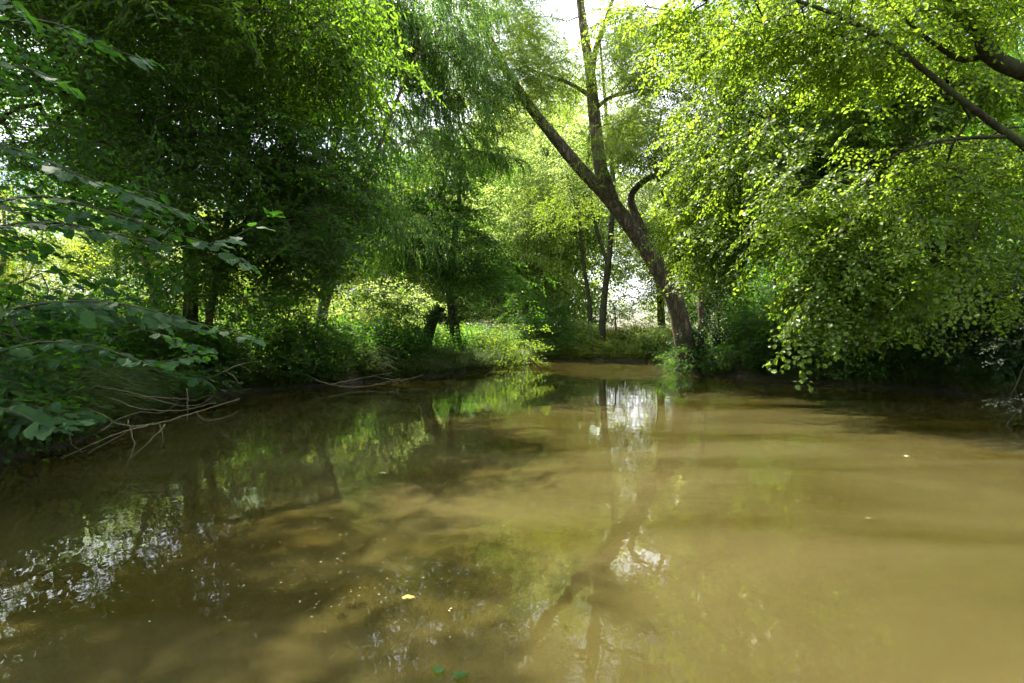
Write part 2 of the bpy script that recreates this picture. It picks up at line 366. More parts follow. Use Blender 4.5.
def tree(name, label, cat, base, stems, blobs, n, sp, seed, group=None, scale=1.0, spread=0.55, per=9, pitch=None,
         leafmat=None, barkmat=None, twigs=True, extra=None, trunk_name='trunk', crown_name='crown', sides=10, out_from=None, arch=0.12):
    rng = R(seed); base = np.asarray(base, float)
    stems = [(np.asarray(s[0], float),) + tuple(s[1:]) for s in stems]
    anc = anchors(blobs, n, rng, spread, per)
    if extra is not None: anc = np.vstack([anc, extra])
    anc = anc[anc[:, 2] > 0.12]
    V, Q, head = grow(stems, anc, rng, arch=arch)
    bm = Acc(); bm.add(V, Q)
    for st in stems:
        sp_ = spline(st[0], 0.18); t = np.linspace(0, 1, len(sp_)); r = st[1] * (1 - t) ** 0.8 + st[2] * (1 - (1 - t) ** 0.8)
        if sp_[0][2] < 1.0: r = r * (1 + 0.55 * np.exp(-np.linspace(0, len(sp_) * 0.18, len(sp_)) / 0.45))
        v, q = tube(sp_, r, sides if st[1] > 0.04 else 6, rng, 0.07); bm.add(v, q)
    s = SP[sp]; pt = s['pitch'] if pitch is None else pitch
    h = unit(head); h[:, 2] *= 0.4; h = unit(h + rng.normal(0, 0.35, h.shape))
    h[:, 2] = -pt + rng.normal(0, 0.2, len(h)); sc = scale * rng.uniform(0.75, 1.2, len(anc))
    lv, lf, tv, tq = place_sprays(sp, anc, h, sc, rng, twigs)
    if tv is not None: bm.add(tv, tq)
    e = bpy.data.objects.new(name, None); COL.objects.link(e); e.location = base; e.empty_display_size = 0.3
    tag(e, label, cat, group)
    for a in bm.v: a -= base.astype(np.float32)
    t = link(trunk_name, bm.mesh(trunk_name, [M[barkmat or s['bark']]]), e)
    lv = lv - base
    c = link(crown_name, mesh(crown_name, lv, [lf], [M[leafmat or s['leaf']]], flat=True), e)
    print('%-22s sprays %5d leaf tris %8d  %.1fs' % (name, len(anc), len(lf), time.time() - T0))
    return e

def dup(root, loc, rz, sc, label, group=None):
    r = root.copy(); COL.objects.link(r); r.location = loc; r.rotation_euler = (0, 0, rz); r.scale = (sc, sc, sc)
    r['label'] = label
    if group: r['group'] = group
    for ch in list(root.children):
        c = ch.copy(); COL.objects.link(c); c.parent = r
    return r

# ------------------------------------------------------------------ ground and river
OUT = np.array([(-4.3, -14), (-4.4, 0), (-4.6, 3), (-5.0, 5.2), (-5.2, 7.2), (-6.2, 9.5), (-6.9, 12.2), (-5.7, 14.2), (-4.4, 16.4), (-2.9, 19), (-1.7, 22.8),
                (-0.3, 27), (0.6, 30.4), (-2.5, 32), (-9, 33.5), (-18, 34), (-18, 39), (-8, 38.5), (0, 36.4), (4, 35.6), (9.5, 34.5), (8.2, 29), (6.9, 25),
                (6.6, 21.6), (7.8, 18.3), (9.1, 15.8), (10.0, 13.2), (10.3, 11.2), (10.8, 8), (10.2, 3), (9.6, -14)], float)
# wobble the outline so that the bank is not straight
def fine_outline():
    rng = R(5); o = []
    n = len(OUT)
    for i in range(n):
        a, b = OUT[i], OUT[(i + 1) % n]; k = max(1, int(np.linalg.norm(b - a) / 0.5)); t = np.linspace(0, 1, k, endpoint=False)[:, None]
        o.append(a + (b - a) * t)
    o = np.vstack(o); return o + rng.normal(0, 0.07, o.shape)
OL = fine_outline()
def sdist(x, y):
    x = np.atleast_1d(np.asarray(x, float)); y = np.atleast_1d(np.asarray(y, float)); sh = x.shape
    p = np.stack([x.ravel(), y.ravel()], 1); out = np.full(len(p), 1e9); ins = np.zeros(len(p), bool)
    for i in range(len(OL)):
        a, b = OL[i], OL[(i + 1) % len(OL)]; ab = b - a
        t = np.clip(((p - a) @ ab) / (ab @ ab), 0, 1); d = np.hypot(*(p - a - t[:, None] * ab).T); out = np.minimum(out, d)
        c = (a[1] > p[:, 1]) != (b[1] > p[:, 1])
        with np.errstate(divide='ignore', invalid='ignore'):
            ins ^= c & (p[:, 0] < (b[0] - a[0]) * (p[:, 1] - a[1]) / (b[1] - a[1] + 1e-12) + a[0])
    return np.where(ins, -out, out).reshape(sh)
def vn(x, y, s, seed=0):
    return (np.sin(x * s + seed + 1.3 * np.sin(y * s * 0.7 + seed * 2)) + np.sin(y * s * 1.3 + seed * 3 + 1.1 * np.sin(x * s * 0.9))) * 0.5
def height(x, y):
    s = sdist(x, y); o = np.clip(s, 0, None)
    bank = 0.42 * (1 - np.exp(-o / 0.28)) + 0.45 * (1 - np.exp(-o / 3.5))
    z = np.where(s > 0, -0.03 + bank + (0.05 * vn(x, y, 2.3) + 0.03 * vn(x, y, 6.1, 2)) * np.clip(o * 2, 0, 1) + 0.12 * vn(x, y, 0.4, 4) * np.clip(o / 3, 0, 1), np.clip(s * 1.2, -0.9, 0) - 0.03)
    return z
fx = np.arange(-26, 26.01, 0.25); fy = np.arange(-8, 48.01, 0.25)
gx = np.concatenate([[-400, -250, -150, -100, -70, -50, -40, -32], fx, [32, 40, 50, 70, 100, 150, 250, 400]])
gy = np.concatenate([[-400, -200, -100, -60, -40, -25, -16, -12], fy, [54, 62, 75, 95, 130, 180, 280, 450]])
GX, GY = np.meshgrid(gx, gy); GZ = height(GX, GY)
w_ = len(gx); i = np.arange(len(gy) - 1)[:, None] * w_; j = np.arange(w_ - 1)[None]
q = np.stack([i + j, i + j + 1, i + j + w_ + 1, i + j + w_], -1).reshape(-1, 4)
g = link('ground', mesh('ground', np.stack([GX, GY, GZ], -1).reshape(-1, 3), [q], [M['soil']]))
tag(g, kind='structure', label='earth river banks and meadow ground')
# water: a closed body of murky water, its top the river surface
bx = [-30, 26, -13.9, 46]
cv = [(bx[0], bx[2], 0), (bx[1], bx[2], 0), (bx[1], bx[3], 0), (bx[0], bx[3], 0), (bx[0], bx[2], -3), (bx[1], bx[2], -3), (bx[1], bx[3], -3), (bx[0], bx[3], -3)]
cf = [[0, 1, 2, 3], [7, 6, 5, 4], [0, 4, 5, 1], [1, 5, 6, 2], [2, 6, 7, 3], [3, 7, 4, 0]]
wme = mesh('river_water', np.array(cv), [np.array(cf)], [M['water']], flat=True)
tag(link('river_water', wme), kind='structure', label='calm murky brown river water')

def gz(x, y): return float(height(np.array([x]), np.array([y]))[0])
def on(x, y, dz=-0.08): return np.array([x, y, gz(x, y) + dz])

# ------------------------------------------------------------------ LEFT BANK
exec_left = True
# near hazel with big round leaves reaching over the water
b = on(-5.6, 4.3)
def line(pix, step): return spline([P(*q) for q in pix], step)
hz_lines = [
    [(-60, 235, 3.9), (40, 222, 3.6), (110, 232, 3.4), (180, 246, 3.3), (235, 236, 3.25), (268, 216, 3.2)],
    [(-60, 215, 3.7), (30, 196, 3.5), (90, 206, 3.4), (150, 226, 3.3), (210, 244, 3.3), (246, 262, 3.25)],
    [(-60, 330, 3.8), (30, 305, 3.5), (110, 302, 3.35), (180, 318, 3.3), (225, 330, 3.25), (252, 338, 3.2)],
    [(-60, 380, 3.7), (20, 345, 3.4), (90, 345, 3.3), (150, 362, 3.2), (200, 352, 3.2)],
    [(-60, 130, 3.6), (20, 150, 3.4), (80, 175, 3.3), (140, 196, 3.3), (190, 214, 3.3)],
    [(-70, 90, 3.3), (0, 66, 3.1), (40, 72, 3.0), (64, 84, 3.0)],
    [(-60, 400, 3.6), (10, 410, 3.4), (50, 428, 3.3), (80, 420, 3.2)],
    [(-80, -30, 3.1), (-20, -20, 3.0), (14, 4, 2.9), (24, 14, 2.9)],
    [(-60, 30, 3.8), (40, 20, 3.7), (110, 48, 3.6), (150, 60, 3.6)]]
def hazel():
    rng = R(41); e = bpy.data.objects.new('hazel_bush', None); COL.objects.link(e); e.location = b
    tag(e, 'near hazel bush with big round leaves reaching over the water at the left edge', 'bush')
    bm = Acc(); stems = []; lvA = Acc()
    hub = [b, b + [0.3, -0.1, 1.4], b + [0.7, -0.3, 3.0], b + [0.6, -0.3, 4.6]]
    for k, (dx, dy, lean) in enumerate([(0, 0, 0.0), (-0.3, 0.5, -0.5), (0.15, 0.4, 0.0), (-0.1, -0.7, -0.2)]):
        s = [np.array(h) + [dx + lean * i * 0.5, dy + i * 0.25 * dy, 0] for i, h in enumerate(hub)]
        stems.append((np.array(s), 0.05, 0.015, 0.1))
    for pix in hz_lines:
        pl = line(pix, 0.085); st = np.array([b[0] + 0.2, b[1] - 0.05, max(0.6, pl[0][2] - 0.7)])
        full = np.vstack([spline([st, (st + pl[0]) / 2 + [0, 0, 0.2], pl[0]], 0.15)[:-1], pl])
        v, q_ = tube(full, np.linspace(0.016, 0.0025, len(full)), 6); bm.add(v, q_)
        stems.append((full, 0.016, 0.003, 0.3))
        # leaves alternate along the outer half, petiole by petiole
        tt = unit(np.gradient(pl, axis=0)); k0 = 2
        ps, ds, ns, Ls = [], [], [], []
        for i in range(k0, len(pl)):
            for sgn in (1, -1):
                if rng.random() < 0.3 and i < len(pl) - 2: continue
                sd = unit(np.cross([0, 0, 1], tt[i])); d = unit(tt[i] * rng.uniform(0.4, 1.0) + sd * sgn * rng.uniform(0.5, 1.1) + [0, 0, rng.normal(-0.25, 0.15)])
                st_ = pl[i] + d * 0.02; ps.append(st_); ds.append(d); ns.append(unit(np.array([0.1, -0.25, 1]) + rng.normal(0, 0.3, 3))); Ls.append(rng.uniform(0.07, 0.13) * (0.85 if i > len(pl) - 3 else 1))
        ds.append(unit(tt[-1] + [0, 0, -0.2])); ps.append(pl[-1]); ns.append(np.array([0, 0, 1.0])); Ls.append(0.1)
        ps, ds, ns, Ls = map(np.array, (ps, ds, ns, Ls))
        v, f = leaf_batch(ps, ds, ns, Ls, Ls * 0.74, 2); lvA.add(v, f)
    blobs = [(P(-30, 120, 4.2), (1.3, 1.2, 1.5), 2), (P(-60, 250, 4.0), (0.7, 0.8, 0.8), 1.2), (P(-10, 350, 4.0), (0.9, 0.6, 0.4), 1.3), (P(40, 360, 4.4), (0.7, 0.6, 0.3), .6),
             (P(-10, 420, 4.2), (0.7, 0.5, 0.35), 0.8), (P(-80, -40, 4.5), (1.4, 1.5, 0.8), 0.8)]
    anc = anchors(blobs, 80, rng, 0.32, 4); anc = anc[anc[:, 2] > 0.25]
    V, Q, head = grow(stems, anc, rng, 0.3, tip=0.003); bm.add(V, Q)
    h = unit(head); h[:, 0] += 0.4; h[:, 2] = -0.15 + rng.normal(0, 0.2, len(h))
    lv, lf, tv, tq = place_sprays('hazel', anc, h, rng.uniform(0.6, 1.12, len(anc)), rng); bm.add(tv, tq); lvA.add(lv, lf)
    for st in stems[:4]:
        v, q_ = tube(spline(st[0], 0.15), np.linspace(0.05, 0.015, len(spline(st[0], 0.15))), 8, rng, 0.05); bm.add(v, q_)
    for a in bm.v: a -= b.astype(np.float32)
    for a in lvA.v: a -= b.astype(np.float32)
    link('stem', bm.mesh('stem', [M['twig_green']]), e); link('foliage', lvA.mesh('foliage', [M['leaf_hazel']]), e)
hazel()

# fine-leaved tree behind the hazel, sky sparkling through it
b = on(-9.3, 8.8)
tree('alder_tree', 'thin small leaved alder behind the near hazel with blue sky sparkling through it', 'tree', b,
     [([b, b + [0.2, -0.1, 2.2], b + [0.3, -0.2, 5], b + [0.5, -0.2, 8.5]], 0.11, 0.03, 0.6), ([b + [0, .3, 0], b + [-0.6, 0.6, 2.4], b + [-1.0, 1, 6]], 0.09, 0.02, 0.75)],
     [(P(80, 60, 8.5), (2.6, 1.8, 1.4), 2), (P(60, 130, 8.0), (2.0, 1.4, 0.8), 1.0), (P(60, -90, 8.5), (3.0, 2.2, 1.4), 2), (b + [1.2, 0.8, 9.0], (2.6, 2.6, 1.4), 2)], 1100, 'sparse_dark', 51, spread=0.5)
b = on(-7.3, 4.6)
tree('ash_tree', 'tall ash at the left edge whose crown hangs into the top left corner', 'tree', b,
     [([b, b + [-0.1, 0.1, 3], b + [0.3, 0.4, 6.5], b + [0.9, 1.0, 10], b + [1.2, 1.2, 12.5]], 0.22, 0.05, 0.45), ([b + [0.1, .1, 4.5], b + [1.2, 1.6, 7.5], b + [2.4, 3.2, 8.6], P(265, -20, 8.4)], 0.12, 0.03, 0.4)],
     [(b + [0.8, 1.2, 8.8], (2.6, 2.6, 1.7), 3), (b + [0.9, 4.0, 7.8], (2.0, 2.2, 1.2), 2), (P(90, -25, 7.5), (1.8, 1.2, 0.5), 0.6), (P(250, -5, 8.5), (1.3, 0.9, 0.6), 1.1), (P(285, 50, 8.8), (0.6, 0.5, 0.35), .3)], 1250, 'ash', 50, spread=0.42)
# dark dense tree
b = on(-7.7, 13.4)
tree('alder_tree', 'tall dense dark alder with a bare reddish trunk on the left bank', 'tree', b,
     [([b, b + [0.15, 0, 2], b + [0.1, -0.1, 4.5], b + [0.3, -0.3, 8], b + [0.3, -0.3, 10.5]], 0.18, 0.04, 0.3),
      ([b + [0.35, .1, 0], b + [0.8, -0.2, 2.0], b + [1.6, -0.7, 4.6], b + [2.4, -1.2, 7.2]], 0.09, 0.03, 0.4),
      ([b + [-0.5, .3, 0], b + [-1.0, 0.2, 2.4], b + [-2.0, 0.1, 5.2]], 0.12, 0.03, 0.4)],
     [(P(235, 130, 12.5), (2.6, 1.8, 2.3), 3.2), (P(180, 20, 12.5), (2.6, 1.8, 1.6), 2), (P(215, -30, 12.5), (2.3, 2.0, 1.1), 1.8), (P(150, 150, 13), (1.5, 1.2, 0.8), 1), (P(300, 215, 13.5), (1.0, 1.0, 0.6), .6), (P(255, 245, 12.0), (1.2, 1.0, 0.7), 0.9), (P(60, 120, 14), (2.2, 1.5, 2), 1)],
     2200, 'dark', 52, spread=0.5, extra=strands([(150, 340, 60, 230, 10.8, 12.5)], 60, R(10)), barkmat='bark_willow')
# weeping willow curtain
b = on(-6.3, 18.0)
tree('willow_tree', 'grey green weeping willow with long narrow leaves beside the dark alder', 'tree', b,
     [([b, b + [0.5, -0.3, 2.3], b + [0.6, -0.6, 5], b + [1.4, -1, 8.5], b + [1.7, -1, 11]], 0.18, 0.05, 0.35),
      ([b + [0.3, -.1, 1.2], b + [1.5, -1.2, 4.0], b + [2.8, -2.2, 6.5], b + [3.6, -2.6, 8.2]], 0.10, 0.03, 0.4)],
     [(P(340, 60, 16), (2.2, 2.0, 2.4), 2.4), (P(430, 60, 17.5), (2.2, 2.0, 2.2), 2.2), (P(330, 190, 15.5), (1.5, 1.5, 0.9), 1.0), (P(360, 0, 16.5), (2.4, 2.0, 1.1), 1.3), (P(455, 140, 19), (1.3, 1.3, 1), 0.6), (P(330, 235, 17), (1.3, 1.2, 0.7), 0.7), (P(395, 230, 19), (1.1, 1.1, 0.8), 0.5)],
     1250, 'willow', 53, spread=0.45, scale=1.1, per=14)
# overhanging dark tree with the trunk in the bend
b = on(-2.25, 23.6)
tree('alder_tree', 'dark low crowned alder leaning over the river bend with its black trunk showing', 'tree', b,
     [([b, b + [-0.15, -0.1, 1.6], b + [-0.3, -0.3, 3.2], b + [0.0, -0.6, 5.5], b + [0.2, -0.8, 7.5]], 0.24, 0.05, 0.4)],
     [(P(435, 225, 21.5), (2.3, 1.8, 1.7), 3), (P(470, 270, 21), (1.2, 1.2, 0.8), 1.0), (P(380, 200, 22), (1.7, 1.5, 1.2), 1.3), (P(440, 150, 22), (1.9, 1.6, 1.2), 1.2)],
     1150, 'dark', 54, spread=0.5)
b = on(-3.35, 21.8)
tree('tree_stump', 'broken leaning stump with ivy shoots left of the black alder trunk', 'stump', b,
     [([b, b + [0.05, 0, 0.8], b + [0.35, -0.1, 1.6], b + [0.62, -0.1, 2.1]], 0.23, 0.17, 0.1)],
     [(b + [0.4, -0.1, 1.9], (0.35, 0.3, 0.25), 1), (b + [-0.1, -0.1, 1.0], (0.3, 0.3, 0.5), 1)], 34, 'ivy', 55, spread=0.15, trunk_name='trunk', crown_name='ivy')
# sunlit shrubs behind the left bank
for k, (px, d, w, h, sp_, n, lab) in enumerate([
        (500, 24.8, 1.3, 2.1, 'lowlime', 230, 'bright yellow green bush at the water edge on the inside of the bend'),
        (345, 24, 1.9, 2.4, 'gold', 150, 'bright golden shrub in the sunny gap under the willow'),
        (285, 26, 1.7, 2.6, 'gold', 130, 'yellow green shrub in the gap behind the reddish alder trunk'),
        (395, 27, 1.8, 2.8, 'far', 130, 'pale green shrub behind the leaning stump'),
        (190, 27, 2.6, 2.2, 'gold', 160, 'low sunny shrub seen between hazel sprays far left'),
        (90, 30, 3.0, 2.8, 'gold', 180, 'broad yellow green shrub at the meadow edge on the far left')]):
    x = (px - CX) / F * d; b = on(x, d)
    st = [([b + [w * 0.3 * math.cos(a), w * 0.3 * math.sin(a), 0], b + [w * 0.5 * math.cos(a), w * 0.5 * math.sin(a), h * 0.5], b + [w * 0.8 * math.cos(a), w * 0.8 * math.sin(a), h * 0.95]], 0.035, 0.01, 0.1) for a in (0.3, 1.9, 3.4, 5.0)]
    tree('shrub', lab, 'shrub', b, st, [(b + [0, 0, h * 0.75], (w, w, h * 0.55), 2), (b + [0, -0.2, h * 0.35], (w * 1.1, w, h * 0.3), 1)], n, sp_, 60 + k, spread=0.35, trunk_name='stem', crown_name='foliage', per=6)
# dark bank shrubs trailing to the water on the left
for k, (x, y, w, h, n, lab) in enumerate([
        (-6.2, 6.3, 0.9, 1.0, 80, 'low dark bramble bush under the hazel at the left water edge'),
        (-7.5, 10.6, 1.2, 1.3, 120, 'dark green bramble bush left of the black undercut bank'),
        (-6.9, 14.6, 1.1, 1.4, 120, 'leafy bramble bush under the alder trailing toward the water'),
        (-8.9, 11.8, 1.2, 1.3, 110, 'low elder bush beside the reddish trunk'),
        (-6.5, 16.9, 1.2, 2.0, 150, 'green elder bush hiding the foot of the grey green willow'),
        (-4.9, 18.9, 1.1, 1.5, 120, 'green bush on the bank between the willow and the stump'),
        (-10.2, 15.2, 1.4, 1.8, 160, 'rounded elder bush behind the reddish alder trunk'),
        (-7.5, 12.9, 1.0, 2.7, 240, 'upright elder bush right at the foot of the reddish trunk'),
        (-6.2, 15.4, 1.0, 2.6, 220, 'tall elder bush in front of the sunny gap under the willow'),
        (-4.9, 20.6, 1.0, 2.6, 190, 'tall elder bush left of the leaning stump'),
        (-8.3, 9.2, 1.0, 1.5, 110, 'dark green bush between the hazel and the reddish trunk')]):
    b = on(x, y)
    st = [([b, b + [0.3 * math.cos(a) * w, 0.3 * math.sin(a) * w, h * 0.6], b + [0.9 * math.cos(a) * w, 0.9 * math.sin(a) * w, h * 0.8]], 0.02, 0.006, 0.1) for a in (0.1, 1.4, 2.8, 4.2, 5.4)]
    tree('bush', lab, 'bush', b, st, [(b + [0.1, 0, h * 0.55], (w, w, h * 0.55), 2), (b + [0.5 * w, -0.3 * w, h * 0.25], (w * 0.8, w * 0.8, h * 0.3), 1)], n, 'shrub', 80 + k, spread=0.28, trunk_name='stem', crown_name='foliage', per=5)

# ------------------------------------------------------------------ CENTRE
b = on(6.7, 21.4)
D = 21.2
def pl(*a): return [P(x, y, D + dd) for x, y, dd in a]
lean = [b] + pl((676, 303, 0), (655, 262, 0), (632, 229, 0), (608, 198, 0), (581, 169, -.2), (557, 140, -.4), (530, 106, -.6), (505, 68, -1), (484, 26, -1.3), (466, -20, -1.5))
up1 = pl((612, 200, 0), (601, 170, .1), (595, 120, .2), (590, 70, .3), (584, 30, .4), (577, -30, .5), (572, -100, .6))
fork = pl((591, 78, .3), (596, 48, .2), (606, 20, 0), (622, -30, -.2))
rt = pl((646, 236, .3), (632, 205, .3), (634, 190, .2), (652, 176, 0), (680, 170, -.1), (712, 158, -.3))
br1 = pl((593, 110, .2), (612, 96, 0), (640, 88, -.2), (668, 66, -.4)); br2 = pl((590, 95, .3), (568, 82, .5), (545, 74, .6), (522, 66, .9))
second = [b + [0.5, .3, 0]] + pl((700, 280, .4), (690, 240, .5), (668, 205, .6), (655, 160, .7), (662, 110, .8))
tree('willow_tree', 'big old willow with a thick trunk leaning left over the water', 'tree', b,
     [(lean, 0.37, 0.07, 0.35), (up1, 0.27, 0.05, 0.2), (fork, 0.13, 0.03, 0.2), (rt, 0.17, 0.04, 0.2), (br1, 0.09, 0.02, 0.2), (br2, 0.09, 0.02, 0.2), (second, 0.13, 0.04, 0.3)],
     [(P(505, 70, 20), (1.3, 1.5, 2.2), 1.6), (P(500, -60, 20), (2.4, 2.2, 1.8), 1.6), (P(640, 60, 20), (1.3, 1.6, 1.3), 1.2), (P(600, -90, 21), (3.4, 2.6, 1.8), 1.8), (P(665, 140, 20), (1.3, 1.3, 0.9), 1.1),
      (P(700, 60, 20), (1.5, 1.5, 2), 1.6), (P(700, 190, 20.5), (1.2, 1.2, 0.7), 0.8), (P(610, 150, 20), (0.5, 0.5, 0.5), 0.25), (P(556, 78, 22), (1.0, 0.9, 0.9), 0.8), (P(535, 25, 22), (0.9, 0.9, 0.7), 0.5), (P(630, 120, 21.5), (0.9, 0.9, 1.0), 0.7), (P(620, 40, 21.5), (0.9, 0.9, 0.9), 0.7), (P(515, 75, 19.5), (0.8, 0.7, 0.7), 0.6), (P(565, 200, 22), (0.6, 0.6, 0.6), 0.2)],
     2150, 'crack', 70, spread=0.45, sides=16)
# ivy and shade shrubs round the willow foot
for k, (x, y, w, h, sp_, n, lab) in enumerate([
        (7.9, 21.6, 1.2, 3.2, 'ivy', 360, 'dark ivy thicket climbing beside the foot of the leaning willow'),
        (6.95, 20.9, 0.6, 0.8, 'shrub', 60, 'small dark bush at the foot of the leaning willow'),
        (4.6, 36.9, 0.9, 1.0, 'gold', 80, 'low yellow green bush drooping to the water under the far trees'),
        (1.6, 37.4, 2.2, 3.6, 'shrub', 480, 'dense rounded green bush at the far end of the reach'),
        (-1.0, 33.9, 1.3, 3.2, 'silver', 220, 'silvery pale willow bush left of the far rounded bush'),
        (3.9, 38.2, 1.3, 2.0, 'far', 200, 'middling green bush at the foot of the far trees'),
        (7.6, 37.8, 1.1, 1.5, 'gold', 130, 'small sunny yellow green bush in the pale gap right of the far trees'),
        (9.9, 36.4, 1.2, 1.8, 'far', 160, 'pale green bush right of the far paired trunks')]):
    b = on(x, y)
    st = [([b, b + [0.3 * math.cos(a) * w, 0.3 * math.sin(a) * w, h * 0.5], b + [0.7 * math.cos(a) * w, 0.7 * math.sin(a) * w, h * 0.9]], 0.04, 0.01, 0.1) for a in (0.1, 1.4, 2.8, 4.2, 5.4)]
    tree('bush', lab, 'bush', b, st, [(b + [0, 0, h * 0.6], (w, w, h * 0.55), 2), (b + [0, -0.3 * w, h * 0.25], (w * 1.1, w * 0.9, h * 0.3), 1)], n, sp_, 90 + k, spread=0.33, trunk_name='stem', crown_name='foliage', per=6, scale=1.1)
# far trees standing at the end of the reach
b = on(5.75, 36.8); d = 36.8
tree('ash_tree', 'upright slim tree with a dark trunk at the far end of the river', 'tree', b,
     [([b, P(604, 300, d), P(610, 245, d), P(613, 180, d), P(606, 110, d), P(600, 40, d)], 0.24, 0.06, 0.45), ([P(607, 262, d), P(596, 225, d), P(588, 170, d), P(590, 120, d)], 0.14, 0.04, 0.4)],
     [(P(560, 190, 37), (2.6, 2.4, 2.6), 2), (P(640, 200, 37), (1.8, 2, 2.4), 1.2), (P(600, 110, 37.5), (3.2, 2.4, 2.6), 1.6), (P(650, 235, 36.5), (1.2, 1.4, 1.0), .6)], 800, 'far', 71, spread=0.5, barkmat='bark_dark')
b = on(5.0, 37.6); d = 37.6
tree('ash_tree', 'thin leaning tree just left of the far upright trunk', 'tree', b,
     [([b, P(590, 310, d), P(583, 260, d), P(578, 215, d), P(560, 150, d)], 0.17, 0.04, 0.5)],
     [(P(535, 235, 38), (2.1, 2, 1.9), 2), (P(520, 150, 38), (2.4, 2, 2.4), 1.5)], 400, 'far', 72, barkmat='bark_dark', spread=0.55)
b = on(7.2, 38.4)
tree('fence_post', 'thin bare sapling standing right of the far tree trunks', 'sapling', b,
     [([b, b + [-0.15, 0, 1.2], b + [-0.3, 0, 2.9]], 0.09, 0.03, 0.3)], [(b + [-0.2, 0, 2.9], (0.4, 0.4, 0.4), 1)], 10, 'far', 73, spread=0.2) .name = 'sapling'

# background tree prototypes, sunlit, copied along the far banks
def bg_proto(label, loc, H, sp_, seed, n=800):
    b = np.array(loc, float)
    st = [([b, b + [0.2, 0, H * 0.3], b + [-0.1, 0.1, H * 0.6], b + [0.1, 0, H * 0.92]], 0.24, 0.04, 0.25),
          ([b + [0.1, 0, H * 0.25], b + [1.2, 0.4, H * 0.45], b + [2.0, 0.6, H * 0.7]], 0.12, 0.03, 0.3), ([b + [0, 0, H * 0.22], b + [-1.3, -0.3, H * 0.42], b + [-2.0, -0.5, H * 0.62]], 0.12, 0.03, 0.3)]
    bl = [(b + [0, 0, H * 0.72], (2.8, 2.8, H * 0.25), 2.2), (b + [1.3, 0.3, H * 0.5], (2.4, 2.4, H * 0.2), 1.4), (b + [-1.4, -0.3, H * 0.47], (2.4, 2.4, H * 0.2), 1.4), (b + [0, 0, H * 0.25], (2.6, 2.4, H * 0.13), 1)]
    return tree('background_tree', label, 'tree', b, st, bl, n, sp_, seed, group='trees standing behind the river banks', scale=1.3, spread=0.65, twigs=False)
pa = bg_proto('sunny pale tree closing the view beyond the rounded bush', on(-1.0, 43.0), 13, 'far', 101)
pb_ = bg_proto('yellow green tree beyond the bend right of the black alder', on(-4.5, 45.5), 12, 'gold', 102)
pc = bg_proto('dark broad tree behind the right bank thicket', on(17.5, 25.0), 14, 'shrub', 103, 1100)
spots = [(pa, 3.0, 47, 1.0, 1.55, 'pale tree directly behind the far paired trunks'), (pb_, 16.2, 47, 2.2, 1.35, 'yellow green tree between the far trunks and the leaning willow'),
         (pa, 18, 44, 3.3, 1.5, 'pale tall tree behind the leaning willow'), (pb_, -10, 46, 4.1, 1.3, 'sunny tree filling the gap above the leaning stump'),
         (pa, -15.5, 44, 5.0, 1.2, 'pale tree in the meadow beyond the willow'), (pb_, -21, 41, 0.6, 1.0, 'yellow green tree beyond the reddish alder trunk'),
         (pa, -27, 39, 1.9, 1.0, 'pale tree at the back of the meadow far left'), (pb_, -33, 34, 2.9, 0.9, 'yellow green tree at the left end of the meadow hedge'),
         (pa, 2.0, 56, 4.4, 2.15, 'tallest pale tree in the far middle'), (pc, 14.5, 31, 1.2, 1.0, 'dark tree right behind the leaning willow foot'),
         (pc, 17.5, 18.5, 2.6, 0.95, 'dark tree behind the hanging yellow green curtain'), (pc, 18.0, 11.5, 4.0, 0.9, 'dark tree behind the right bank near the frame edge'),
         (pb_, -25, 28, 3.3, 0.75, 'small yellow green tree filling the light gap at the left edge'),
         (pa, -12, 56, 0.2, 1.6, 'faraway pale tree over the meadow'), (pb_, 5.5, 60, 5.5, 1.9, 'faraway yellow green tree above the river end'),
         (pa, -4.5, 50, 2.0, 1.5, 'pale tree over the bend behind the black alder crown'), (pb_, 14, 53, 3.9, 1.6, 'yellow green tree high behind the leaning willow'),
         (pc, 20.5, 26, 5.2, 1.1, 'dark tree farthest back behind the right bank'), (pa, 22, 36, 0.9, 1.2, 'pale tree behind the dark trees of the right bank'),
         (pb_, -16, 33, 5.9, 0.75, 'small yellow green tree in the meadow between alder and willow')]
for src, x, y, rz, sc, lab in spots:
    z = on(x, y); dup(src, z, rz, sc, lab)

